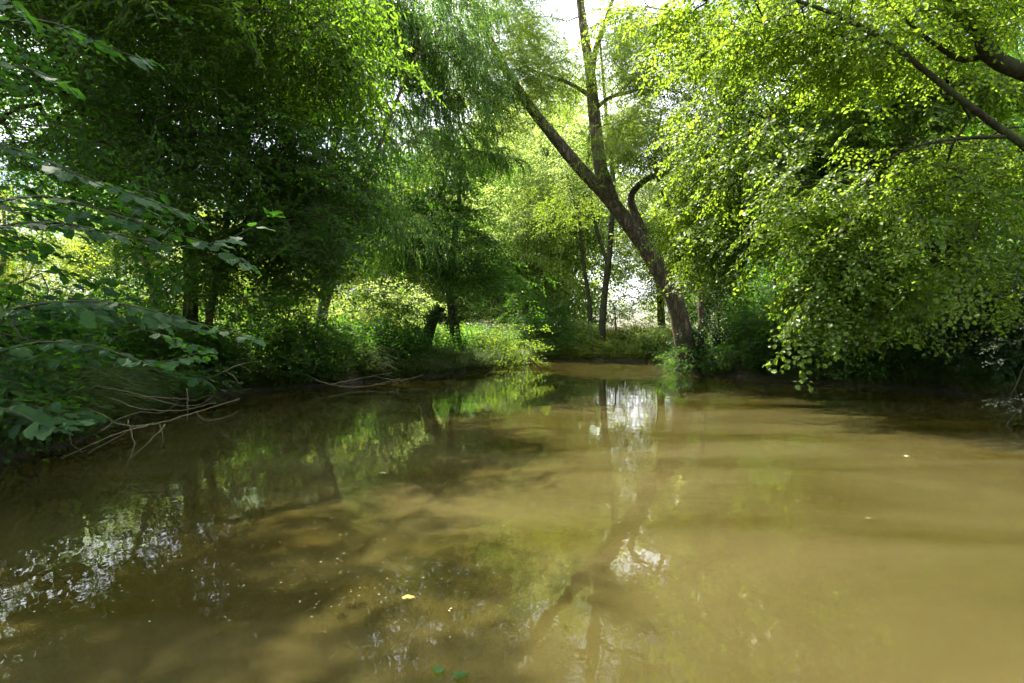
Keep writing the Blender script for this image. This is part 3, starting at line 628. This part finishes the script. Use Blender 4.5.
# ------------------------------------------------------------------ RIGHT BANK
b = on(12.2, 15.5)
tree('maple_tree', 'big field maple hanging a bright yellow green leaf curtain over the right bank', 'tree', b,
     [([b, b + [-0.3, -0.3, 2.5], b + [-0.9, -0.9, 5.5], b + [-1.4, -1.2, 9], b + [-1.6, -1.4, 12]], 0.32, 0.05, 0.3),
      ([b + [-.2, -.1, 1.6], b + [-1.8, -0.6, 4.2], b + [-3.8, -1.2, 6.6], b + [-5.8, -1.5, 8.0]], 0.18, 0.03, 0.3),
      ([b + [-.2, 0, 2.2], b + [-1.8, -2.0, 4.8], b + [-3.3, -3.9, 6.6]], 0.15, 0.03, 0.3)],
     [(P(770, 60, 14.5), (2.2, 1.6, 1.8), 2.2), (P(850, 105, 13.2), (2.0, 1.4, 1.4), 2.2), (P(930, 110, 12.5), (1.9, 1.4, 1.3), 1.9), (P(800, 170, 13.5), (1.5, 1.2, 0.8), 1.1), (P(740, 160, 14.5), (1.2, 1.1, 1.3), 1.2),
      (P(840, -60, 14), (3.4, 2.4, 1.8), 2.4), (P(960, 30, 12), (1.8, 1.4, 1.5), 1.6), (P(855, 205, 11.3), (1.1, 0.7, 0.45), 0.7), (P(858, 275, 11.0), (0.8, 0.5, 0.5), 0.55), (P(905, 305, 12.1), (0.25, 0.25, 0.6), 0.2), (P(760, 225, 13.6), (0.7, 0.6, 0.4), 0.45), (P(985, 150, 11.5), (1.1, 0.9, 0.7), 0.8), (P(710, 90, 16), (1.3, 1.4, 2.2), 1.6), (P(700, 230, 17), (1.0, 1.0, 1.2), 0.9)],
     2100, 'curtain', 110, spread=0.30, per=13, pitch=0.75, extra=np.vstack([strands([(720, 800, 100, 195, 12.5, 14), (760, 940, 120, 205, 10.2, 12), (820, 900, 210, 285, 10.0, 11.2), (700, 1000, 40, 180, 11.5, 13.5)], 120, R(9), k=(2, 6)), strands([(900, 1030, 190, 270, 9.2, 11.2), (690, 760, 170, 250, 13.5, 15)], 55, R(19), k=(2, 6))]))
b = on(11.9, 8.4); d = 8.6
tree('ash_tree', 'tree at the right edge sending dark bare limbs across the top corner', 'tree', b,
     [([b, b + [0.1, 0, 2.2], b + [-0.5, 0, 4.0], P(1024, 72, d), P(975, 28, d), P(940, -12, d), P(900, -60, d)], 0.26, 0.05, 0.6),
      ([b + [-.1, 0, 2.0], P(1070, 168, d), P(1010, 135, d), P(940, 82, d), P(888, 42, d), P(835, 14, d), P(780, -4, d + .2), P(720, -10, d + .5)], 0.085, 0.012, 0.6),
      ([P(1005, 136, d), P(960, 138, d), P(915, 146, d), P(880, 165, d + .2), P(862, 195, d + .3)], 0.03, 0.006, 1.01),
      ([P(1000, 48, d), P(965, 60, d + .3), P(930, 40, d + .4), P(890, 5, d + .5)], 0.05, 0.01, 0.3)],
     [(P(960, 10, 8.8), (1.2, 0.8, 0.7), 1.2), (P(870, 20, 9), (1.2, 0.8, 0.8), 1.2), (P(760, 5, 9.4), (1.2, 0.8, 0.6), 0.8), (P(960, 165, 9.4), (0.8, 0.6, 0.4), 0.6), (P(900, -80, 9), (2.2, 1.8, 1.2), 1.5), (P(1040, 180, 9), (0.7, 0.6, 0.7), .6), (P(680, 10, 10.5), (0.9, 0.7, 0.5), 0.5)],
     620, 'small', 111, spread=0.38, per=10)
# dark thicket below
for k, (x, y, w, h, sp_, n, lab) in enumerate([
        (9.2, 19.0, 1.3, 2.6, 'shrub', 240, 'dark hawthorn thicket just right of the willow foot'),
        (10.9, 16.4, 1.3, 2.4, 'shrub', 240, 'dark hawthorn thicket under the left end of the leaf curtain'),
        (11.6, 13.6, 1.3, 2.3, 'ivy', 300, 'black shaded holly under the middle of the leaf curtain'),
        (12.2, 10.9, 1.3, 2.4, 'ivy', 300, 'black shaded holly close to the right edge of the picture'),
        (12.9, 19.6, 1.8, 4.4, 'shrub', 420, 'tall dark hawthorn behind the leaf curtain'),
        (14.2, 14.6, 1.8, 5.0, 'shrub', 420, 'tall dark hawthorn deep behind the right bank'),
        (11.6, 15.0, 1.5, 4.4, 'shrub', 420, 'tall hawthorn hiding the foot of the field maple'),
        (14.0, 10.2, 1.6, 4.6, 'shrub', 360, 'tall dark hawthorn at the right frame edge'),
        (10.9, 23.4, 2.0, 4.6, 'shrub', 420, 'tall dark hawthorn behind the leaning willow')]):
    b = on(x, y)
    st = [([b, b + [0.3 * math.cos(a) * w, 0.3 * math.sin(a) * w, h * 0.5], b + [0.7 * math.cos(a) * w, 0.7 * math.sin(a) * w, h * 0.9]], 0.05, 0.012, 0.1) for a in (0.1, 1.4, 2.8, 4.2, 5.4)]
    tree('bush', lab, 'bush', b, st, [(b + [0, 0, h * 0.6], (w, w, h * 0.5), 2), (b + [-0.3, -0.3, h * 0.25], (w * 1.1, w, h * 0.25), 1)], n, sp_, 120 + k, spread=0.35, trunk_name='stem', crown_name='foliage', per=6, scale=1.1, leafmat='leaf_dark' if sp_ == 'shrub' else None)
# silvery sprig over the water, near right
b = on(11.05, 7.2); d = 8.2
tree('bramble', 'pale shining bramble sprig dipping toward the water at the right edge', 'bramble', b,
     [([b, b + [-0.3, .3, 1.0], P(1050, 330, d), P(1030, 352, d), P(1016, 385, d), P(1003, 408, d)], 0.02, 0.006, 0.4), ([b, b + [-0.3, .3, 0.7], P(1052, 395, d), P(1024, 405, d), P(1006, 425, d), P(996, 432, d)], 0.02, 0.008, 0.4)],
     [(P(1030, 350, d), (0.3, 0.2, 0.3), 1), (P(1008, 400, d), (0.2, 0.15, 0.1), 1), (P(1012, 425, d), (0.15, 0.15, 0.06), .6)], 15, 'sprig', 131, spread=0.08, scale=0.55, trunk_name='stem', crown_name='foliage', per=4)

# ------------------------------------------------------------------ grass, herbs, roots, floating bits
def blades(name, n, region, hmin, hmax, w, seed, mat, label, lean=0.5, toward=None):
    """region(rng, n) -> x, y. Each blade a bent, tapering strip."""
    rng = R(seed); x, y = region(rng, n); n = len(x); z = height(x, y) - 0.03
    h = rng.uniform(hmin, hmax, n) * (0.7 + 0.3 * (vn(x, y, 1.7, 3) + 1)); a = rng.uniform(0, 6.283, n)
    ld = np.stack([np.cos(a), np.sin(a)], 1) * rng.uniform(0.1, lean, n)[:, None]
    if toward is not None: ld = ld + toward(x, y)
    p0 = np.stack([x, y, z], 1); sd = np.stack([-np.sin(a), np.cos(a), np.zeros(n)], 1) * (w * rng.uniform(0.6, 1.3, n))[:, None]
    L3 = np.hstack([ld, np.zeros((n, 1))]) * h[:, None]; U = np.array([0, 0, 1.0]) * h[:, None]
    ll = np.hypot(ld[:, 0], ld[:, 1])[:, None]; sag = np.clip(ll, 0, 1.2)
    p = [p0, p0 + L3 * 0.15 + U * 0.4, p0 + L3 * 0.5 + U * (0.75 - 0.2 * sag), p0 + L3 * 1.0 + U * (1.0 - 0.6 * sag)]
    vs = [p[0] - sd * .6, p[0] + sd * .6, p[1] - sd, p[1] + sd, p[2] - sd * .7, p[2] + sd * .7, p[3]]
    V = np.stack(vs, 1); V[:, :, 2] = np.maximum(V[:, :, 2], 0.004 if toward is not None else -9); V = V.reshape(-1, 3)
    t = np.array([[0, 1, 3], [0, 3, 2], [2, 3, 5], [2, 5, 4], [4, 5, 6]]); Fc = (t[None] + (np.arange(n) * 7)[:, None, None]).reshape(-1, 3)
    tag(link(name, mesh(name, V, [Fc], [M[mat]], flat=False)), label=label, kind='stuff')
def along(i0, i1, smin, smax, side=None):
    """a strip on the land side of outline points i0..i1"""
    def f(rng, n):
        seg = OUT[i0:i1 + 1]; L_ = np.linalg.norm(np.diff(seg, axis=0), axis=1); c = np.concatenate([[0], np.cumsum(L_)]); t = rng.uniform(0, c[-1], n * 2)
        k = np.clip(np.searchsorted(c, t) - 1, 0, len(L_) - 1); fr = ((t - c[k]) / L_[k])[:, None]
        p = seg[k] * (1 - fr) + seg[k + 1] * fr; tn = unit(seg[k + 1] - seg[k]); nr = np.stack([-tn[:, 1], tn[:, 0]], 1)
        s = smin + (smax - smin) * rng.random((n * 2, 1)) ** 1.5; p = p + nr * s
        clump = vn(p[:, 0], p[:, 1], 3.1, 7) + rng.normal(0, 0.5, len(p)) > -0.3
        sd = sdist(p[:, 0], p[:, 1]); ok = (sd > 0.02) & clump; p = p[ok][:n]; return p[:, 0], p[:, 1]
    return f
def to_river(k):
    def f(x, y):
        e = 0.15; gx_ = sdist(x + e, y) - sdist(x - e, y); gy_ = sdist(x, y + e) - sdist(x, y - e); g_ = -np.stack([gx_, gy_], 1) / (2 * e); s = sdist(x, y)
        return g_ * k * np.exp(-s / 0.6)[:, None]
    return f
blades('bank_grass', 26000, along(3, 12, 0.0, 2.2), 0.35, 0.95, 0.008, 201, 'grass', 'long green grass spilling over the left bank', 0.6, to_river(0.9))
blades('trailing_grass', 1600, along(2, 12, 0.0, 0.5), 0.6, 1.3, 0.006, 206, 'grass', 'long green grass stems trailing into the water on the left', 0.7, to_river(1.3))
blades('bank_grass', 9000, along(18, 20, 0.0, 3.0), 0.3, 0.9, 0.012, 202, 'grass_sun', 'bright grass on the far bank', 0.5, to_river(0.5))
blades('bank_grass', 12000, along(20, 28, 0.0, 1.6), 0.25, 0.7, 0.008, 203, 'grass', 'shaded grass at the foot of the right bank', 0.6, to_river(0.8))
def meadow(rng, n):
    x = rng.uniform(-34, -4, n * 2); y = rng.uniform(15, 31, n * 2); s = sdist(x, y); ok = (s > 2.0) & (x < -0.33 * y); return x[ok][:n], y[ok][:n]
blades('meadow_grass', 42000, meadow, 0.5, 1.25, 0.016, 204, 'grass_sun', 'tall sunny grass of the meadow behind the left bank', 0.5)
def meadow2(rng, n):
    x = rng.uniform(-3, 14, n); y = rng.uniform(37, 46, n); return x, y
blades('meadow_grass', 16000, meadow2, 0.7, 1.7, 0.02, 205, 'grass_sun', 'tall sunny grass behind the far bank', 0.5)

def woodland():
    rng = R(777); n = 5200; a = rng.uniform(0, 2 * np.pi, n); r = rng.uniform(66, 80, n); top = 15 + 4 * np.sin(a * 17) + 3 * np.sin(a * 41 + 1)
    x, y = r * np.sin(a), r * np.cos(a) + 10; z = 0.8 + top * rng.random(n) ** 0.8
    gap = (x / y > 0.16) & (x / y < 0.27) & (y > 0) & (z < 12); x, y, z, a = x[~gap], y[~gap], z[~gap], a[~gap]; n = len(x)
    lv, lf, _, _ = place_sprays('far', np.stack([x, y, z], 1), np.stack([np.cos(a * 9), np.sin(a * 9), 0 * a - .2], 1), rng.uniform(2.2, 3.6, n), rng, False)
    tag(link('woodland', mesh('woodland', lv, [lf], [M['leaf_far']], flat=True)), kind='stuff', label='far off woodland round the meadows')
woodland()
def woods_behind():
    # unseen riverside woods behind the viewpoint, added to shut out sky light
    rng = R(778); K = 60; x = rng.uniform(-20, 24, K); y = rng.uniform(-34, -7, K); c = np.stack([x, y, rng.uniform(3, 12, K)], 1); k = rng.integers(0, K, 2600)
    side = (np.abs(x) > 6) | (y < -20); c = c[side]; k = rng.integers(0, len(c), 2600); p = c[k] + rng.normal(0, 1, (2600, 3)) * [1.8, 1.8, 1.6]; p[:, 2] = np.maximum(p[:, 2], 0.6)
    lv, lf, _, _ = place_sprays('shrub', p, rng.normal(0, 1, p.shape) * [1, 1, .2], rng.uniform(1.6, 2.4, len(p)), rng, False)
    tag(link('woodland', mesh('woodland', lv, [lf], [M['leaf_dark']], flat=True)), kind='stuff', label='unseen woods on both banks behind the viewpoint, added to cut sky light')
woods_behind()
def herbs(name, n, region, seed, mat, label, hmin=0.4, hmax=1.0):
    """nettles and willowherb: upright stems with paired leaves"""
    rng = R(seed); temps = []
    for _ in range(6):
        k = 11; zz = np.repeat(np.linspace(0.12, 1, k), 2); a = np.tile([0, math.pi], k) + np.repeat(np.arange(k) * 1.57, 2) + rng.normal(0, .3, 2 * k)
        bend = 0.22 * zz ** 2; d = np.stack([np.cos(a), np.sin(a), np.full(2 * k, -0.25)], 1); L_ = 0.13 * (1.15 - 0.75 * np.abs(zz - 0.45))
        p = np.stack([bend, 0 * zz, zz], 1)
        v, f = leaf_batch(p, d, np.stack([d[:, 0] * .4, d[:, 1] * .4, np.ones(2 * k)], 1) + rng.normal(0, .15, (2 * k, 3)), L_ * rng.uniform(.8, 1.2, 2 * k), L_ * 0.5, 1)
        st, sq = tube(np.stack([0.22 * np.linspace(0, 1, 5) ** 2, np.zeros(5), np.linspace(0, 1, 5)], 1), np.linspace(0.006, 0.003, 5), 3)
        sq3 = np.vstack([sq[:, :3], sq[:, [0, 2, 3]]])
        temps.append((np.vstack([v, st]), np.vstack([f, sq3 + len(v)])))
    x, y = region(rng, n); n = len(x); z = height(x, y) - 0.04; A = Acc(); pk = rng.integers(0, 6, n); rz = rng.uniform(0, 6.28, n); h = rng.uniform(hmin, hmax, n)
    for k in range(6):
        w = np.where(pk == k)[0]; v, f = temps[k]; c, s = np.cos(rz[w])[:, None], np.sin(rz[w])[:, None]; wd = (0.6 + 0.4 * h[w])[:, None]
        V = np.stack([(v[None, :, 0] * c - v[None, :, 1] * s) * wd + x[w][:, None], (v[None, :, 0] * s + v[None, :, 1] * c) * wd + y[w][:, None], v[None, :, 2] * h[w][:, None] + z[w][:, None]], -1)
        A.add(V.reshape(-1, 3), (f[None] + (np.arange(len(w)) * len(v))[:, None, None]).reshape(-1, 3))
    tag(link(name, A.mesh(name, [M[mat]], flat=True)), label=label, kind='stuff')
herbs('undergrowth', 1500, along(3, 12, 0.25, 3.2), 301, 'leaf_dark', 'nettles and herbs on the left bank', 0.5, 1.6)
herbs('undergrowth', 900, along(5, 12, 2.5, 7.0), 302, 'leaf_gold', 'sunlit nettles behind the left bank', 0.6, 1.5)
herbs('undergrowth', 700, along(17, 20, 0.2, 2.5), 303, 'leaf_far', 'herbs on the far bank', 0.4, 1.0)
herbs('undergrowth', 1300, along(20, 28, 0.1, 2.6), 304, 'leaf_ivy', 'shaded herbs on the right bank', 0.3, 0.9)

def tangle(label, lines_, seed, mat='bark_pale', group=None):
    rng = R(seed); A = Acc(); base = np.asarray(lines_[0][0][0], float)
    for pts, r in lines_:
        sp_ = spline(pts, 0.06); sp_ = sp_ + rng.normal(0, 0.004, sp_.shape); v, q_ = tube(sp_ - base, np.linspace(r, r * 0.35, len(sp_)), 6); A.add(v, q_)
    o = link('fallen_branch', A.mesh('fallen_branch', [M[mat]])); o.location = base; tag(o, label, 'branch', group)
tangle('pale bent branch tangle dipping into the water below the hazel', [
    ([P(70, 405, 6.6), P(98, 412, 6.2), P(120, 424, 5.9), P(150, 424, 5.9), P(196, 412, 6.2), P(240, 398, 6.5)], 0.0124),
    ([P(112, 398, 6.5), P(140, 408, 6.3), P(180, 410, 6.2), P(215, 402, 6.4)], 0.0081), ([P(140, 396, 6.6), P(176, 398, 6.5), P(196, 400, 6.4)], 0.0074),
    ([P(150, 424, 5.9), P(110, 436, 5.6), P(62, 458, 5.4)], 0.0087), ([P(128, 420, 6.0), P(134, 445, 5.7), P(126, 466, 5.5)], 0.0068), ([P(166, 424, 5.9), P(150, 440, 5.7), P(130, 458, 5.5)], 0.0056),
    ([P(186, 388, 6.6), P(188, 400, 6.4), P(187, 420, 6.0)], 0.0043), ([P(90, 384, 6.7), P(130, 392, 6.5), P(175, 404, 6.3), P(200, 404, 6.3), P(212, 396, 6.5)], 0.0062),
    ([P(102, 430, 5.8), P(120, 418, 6.0), P(140, 412, 6.1), P(163, 412, 6.1), P(178, 402, 6.3)], 0.0056), ([P(60, 400, 6.4), P(72, 422, 6.0), P(70, 440, 5.7), P(82, 452, 5.6)], 0.0062), ([P(88, 452, 5.6), P(112, 440, 5.7), P(132, 428, 5.9)], 0.0050),
    ([P(196, 412, 6.2), P(206, 420, 6.05), P(222, 418, 6.1), P(244, 408, 6.3)], 0.0043), ([P(160, 424, 5.9), P(163, 440, 5.7), P(160, 452, 5.6)], 0.0037)], 401)
tangle('low curved dead branch at the waterline under the left bank grass', [
    ([P(300, 372, 14.4), P(330, 384, 14.0), P(365, 386, 14.4), P(400, 378, 15.4)], 0.017), ([P(330, 384, 14.0), P(360, 378, 14.8), P(392, 372, 16)], 0.012), ([P(372, 375, 15.6), P(400, 380, 15.6), P(425, 374, 17)], 0.012)], 402)
tangle('crooked root sticking out of the dark undercut bank at left', [
    ([P(200, 382, 11.2), P(222, 372, 11.0), P(240, 364, 11.2), P(262, 360, 11.8)], 0.02), ([P(226, 371, 11.0), P(236, 378, 11.0), P(240, 388, 11.0)], 0.015), ([P(240, 364, 11.2), P(252, 372, 11.2)], 0.01)], 403)
tangle('bare white twigs hanging above the leaning stump', [
    ([P(402, 240, 20.5), P(410, 262, 20.4), P(408, 285, 20.4), P(398, 304, 20.3), P(390, 308, 20.2)], 0.025), ([P(418, 250, 20.5), P(414, 280, 20.4), P(420, 305, 20.4)], 0.02), ([P(428, 258, 20.5), P(425, 290, 20.4)], 0.015), ([P(408, 285, 20.4), P(400, 295, 20.4), P(402, 306, 20.4)], 0.012)], 404)
tangle('dark twig lying in the water beside the right bramble sprig', [([P(1012, 428, 7.9), P(1000, 433, 7.6), P(985, 437, 7.1), P(972, 438, 7.05)], 0.012), ([P(1000, 433, 7.6), P(1010, 440, 7.2)], 0.008)], 405, 'bark_dark')

# floating leaves one can point at
def wleaf(px, py, L_, ang, mat, label):
    d = CH * F / (py - CY); p = np.array([(px - CX) / F * d, d, 0.006]); rng = R(int(px * 7 + py))
    v, f = leaf_batch(np.zeros((1, 3)), np.array([[math.cos(ang), math.sin(ang), 0.02]]), np.array([[0.05, 0.02, 1.0]]), np.array([L_]), np.array([L_ * 0.62]), 2)
    v[:, 2] = v[:, 2] - v[:, 2].min(); o = link('floating_leaf', mesh('floating_leaf', v, [f], [mat])); o.location = p; tag(o, label, 'leaf', 'leaves floating on the water')
def plain(name, c, r=0.6):
    m, N, L, out = nt(name); nz = N('TexNoise', Scale=40.0, Detail=3.0); rr = ramp(N, [(0.3, tuple(x * 0.6 for x in c)), (0.7, c)]); L(nz.outputs['Fac'], rr.inputs[0])
    pb = N('BsdfPrincipled', Roughness=r); L(rr.outputs[0], pb.inputs['Base Color']); L(pb.outputs[0], out.inputs['Surface']); return m
yel = plain('leaf_yellow', (0.55, 0.38, 0.06)); brn = plain('leaf_brown', (0.13, 0.085, 0.03)); pal = plain('leaf_straw', (0.5, 0.45, 0.25))
wleaf(402, 600, 0.06, 0.3, yel, 'small yellow leaf floating in the lower middle of the water')
wleaf(440, 676, 0.06, 2.0, M['leaf_dark'], 'left one of the two green leaves floating at the bottom edge'); wleaf(452, 679, 0.06, 0.2, M['leaf_dark'], 'right one of the two green leaves floating at the bottom edge')
wleaf(380, 474, 0.07, 0.2, pal, 'straw coloured leaf floating below the yellow reflection at left')
wleaf(868, 520, 0.05, 1.0, brn, 'brown leaf floating on the right side of the water'); wleaf(228, 520, 0.09, 0.6, brn, 'brown leaf floating near the white sky reflection at left')
wleaf(842, 405, 0.12, 0.1, brn, 'brown leaf floating off the right bank'); wleaf(905, 457, 0.07, 0.4, pal, 'pale leaf floating left of the bramble sprig')
def debris():
    rng = R(500); n = 7000; y = 1.7 + 26 * rng.random(n) ** 1.6; x = rng.uniform(-0.95, 0.95, n) * y
    k = vn(x, y, 0.9, 2) + vn(x * 0.5, y, 1.7, 9) + vn(x, y, 0.35, 5) + rng.normal(0, 0.3, n) + 0.1 * x > 0.7; x, y = x[k], y[k]; s = sdist(x, y); k = s < -0.15; x, y = x[k], y[k]; n = len(x)
    a = rng.uniform(0, 6.28, n); L_ = rng.uniform(0.004, 0.013, n) * (1 + y * 0.09)
    v, f = leaf_batch(np.stack([x, y, np.full(n, 0.004)], 1), np.stack([np.cos(a), np.sin(a), 0 * a], 1), np.tile([0, 0, 1.0], (n, 1)), L_, L_ * rng.uniform(0.3, 0.8, n), 0)
    tag(link('floating_debris', mesh('floating_debris', v, [f], [pal], flat=True)), kind='stuff', label='specks of pale seed fluff floating on the water')
debris()
def litter():
    # dead leaves gathered at the water's edge and on the mud
    rng = R(501); A = Acc()
    for reg, n in ((along(2, 12, -0.5, 0.7), 2600), (along(20, 28, -0.6, 0.6), 2600), (along(17, 20, -0.5, 0.5), 700)):
        seg = []
        x = rng.uniform(-10, 12, n * 14); y = rng.uniform(3, 36, n * 14); s_ = sdist(x, y); side = (x < 0.03 * y - 0.5) if n == 2600 and not A.v else (x > 0.03 * y)
        k = (s_ > -0.7 * rng.random(len(x)) ** 2) & (s_ < 0.7) & side & (vn(x, y, 1.9, 6) > -0.2); x, y, s_ = x[k][:n], y[k][:n], s_[k][:n]; m = len(x)
        a = rng.uniform(0, 6.28, m); L_ = rng.uniform(0.025, 0.07, m); z = np.where(s_ < 0.01, 0.006, height(x, y) + 0.015)
        v, f = leaf_batch(np.stack([x, y, z], 1), np.stack([np.cos(a), np.sin(a), 0.1 * rng.normal(0, 1, m) * (s_ > 0)], 1), unit(np.tile([0, 0, 1.0], (m, 1)) + rng.normal(0, .25, (m, 3)) * (s_ > 0.01)[:, None]), L_, L_ * rng.uniform(0.4, 0.7, m), 1)
        v[:, 2] = np.maximum(v[:, 2], 0.005); A.add(v, f)
    tag(link('leaf_litter', A.mesh('leaf_litter', [brn], flat=True)), kind='stuff', label='dead brown leaves gathered along the waterline')
litter()

# ------------------------------------------------------------------ light, sky, camera
def light():
    sd = bpy.data.lights.new('sun', 'SUN'); sd.energy = 5.0; sd.angle = math.radians(0.53); sd.color = (1.0, 0.93, 0.80)
    o = bpy.data.objects.new('sun', sd); COL.objects.link(o)
    az, el = math.radians(SUN_AZ), math.radians(SUN_EL)
    from mathutils import Vector
    to = Vector((math.sin(az) * math.cos(el), math.cos(az) * math.cos(el), math.sin(el)))
    o.rotation_euler = (-to).to_track_quat('-Z', 'Y').to_euler(); o.location = to * 60
    w = bpy.data.worlds.new('World'); S.world = w; w.use_nodes = True; t = w.node_tree; n = t.nodes; bg = n['Background']
    sk = n.new('ShaderNodeTexSky'); sk.sky_type = 'NISHITA'; sk.sun_disc = False; sk.sun_elevation = el; sk.sun_rotation = az
    sk.air_density = 1.2; sk.dust_density = 1.5
    tc = n.new('ShaderNodeTexCoord'); mp = n.new('ShaderNodeMapping'); mp.inputs['Scale'].default_value = (1, 1, 2.2); mp.inputs['Location'].default_value = (3.1, 1.7, 0.4); t.links.new(tc.outputs['Generated'], mp.inputs[0])
    nz = n.new('ShaderNodeTexNoise'); nz.inputs['Scale'].default_value = 2.2; nz.inputs['Detail'].default_value = 7; t.links.new(mp.outputs[0], nz.inputs['Vector'])
    r = n.new('ShaderNodeValToRGB'); r.color_ramp.elements[0].position = 0.45; r.color_ramp.elements[1].position = 0.58; t.links.new(nz.outputs['Fac'], r.inputs[0])
    mx = n.new('ShaderNodeMixRGB'); t.links.new(r.outputs[0], mx.inputs[0]); t.links.new(sk.outputs[0], mx.inputs[1]); mx.inputs[2].default_value = (15, 15.5, 17, 1)
    t.links.new(mx.outputs[0], bg.inputs[0]); bg.inputs[1].default_value = 0.062
light()
cd = bpy.data.cameras.new('camera'); cam = bpy.data.objects.new('camera', cd); COL.objects.link(cam); S.camera = cam
cam.location = (0, 0, CH); cam.rotation_euler = (math.radians(90), 0, 0); cd.sensor_width = 36; cd.lens = F / 1024 * 36; cd.clip_start = 0.05; cd.clip_end = 2000
vs = S.view_settings; vs.view_transform = 'Standard'; vs.look = 'None'; vs.exposure = 2.1; vs.gamma = 1.0
c = S.cycles
c.use_denoising = True; c.denoising_input_passes = 'RGB'; c.max_bounces = 8; c.diffuse_bounces = 3; c.glossy_bounces = 3; c.transmission_bounces = 3; c.transparent_max_bounces = 6
c.use_adaptive_sampling = True; c.adaptive_threshold = 0.02; c.sample_clamp_indirect = 6; c.caustics_reflective = False; c.caustics_refractive = False
print('BUILD', round(time.time() - T0, 1), 's')
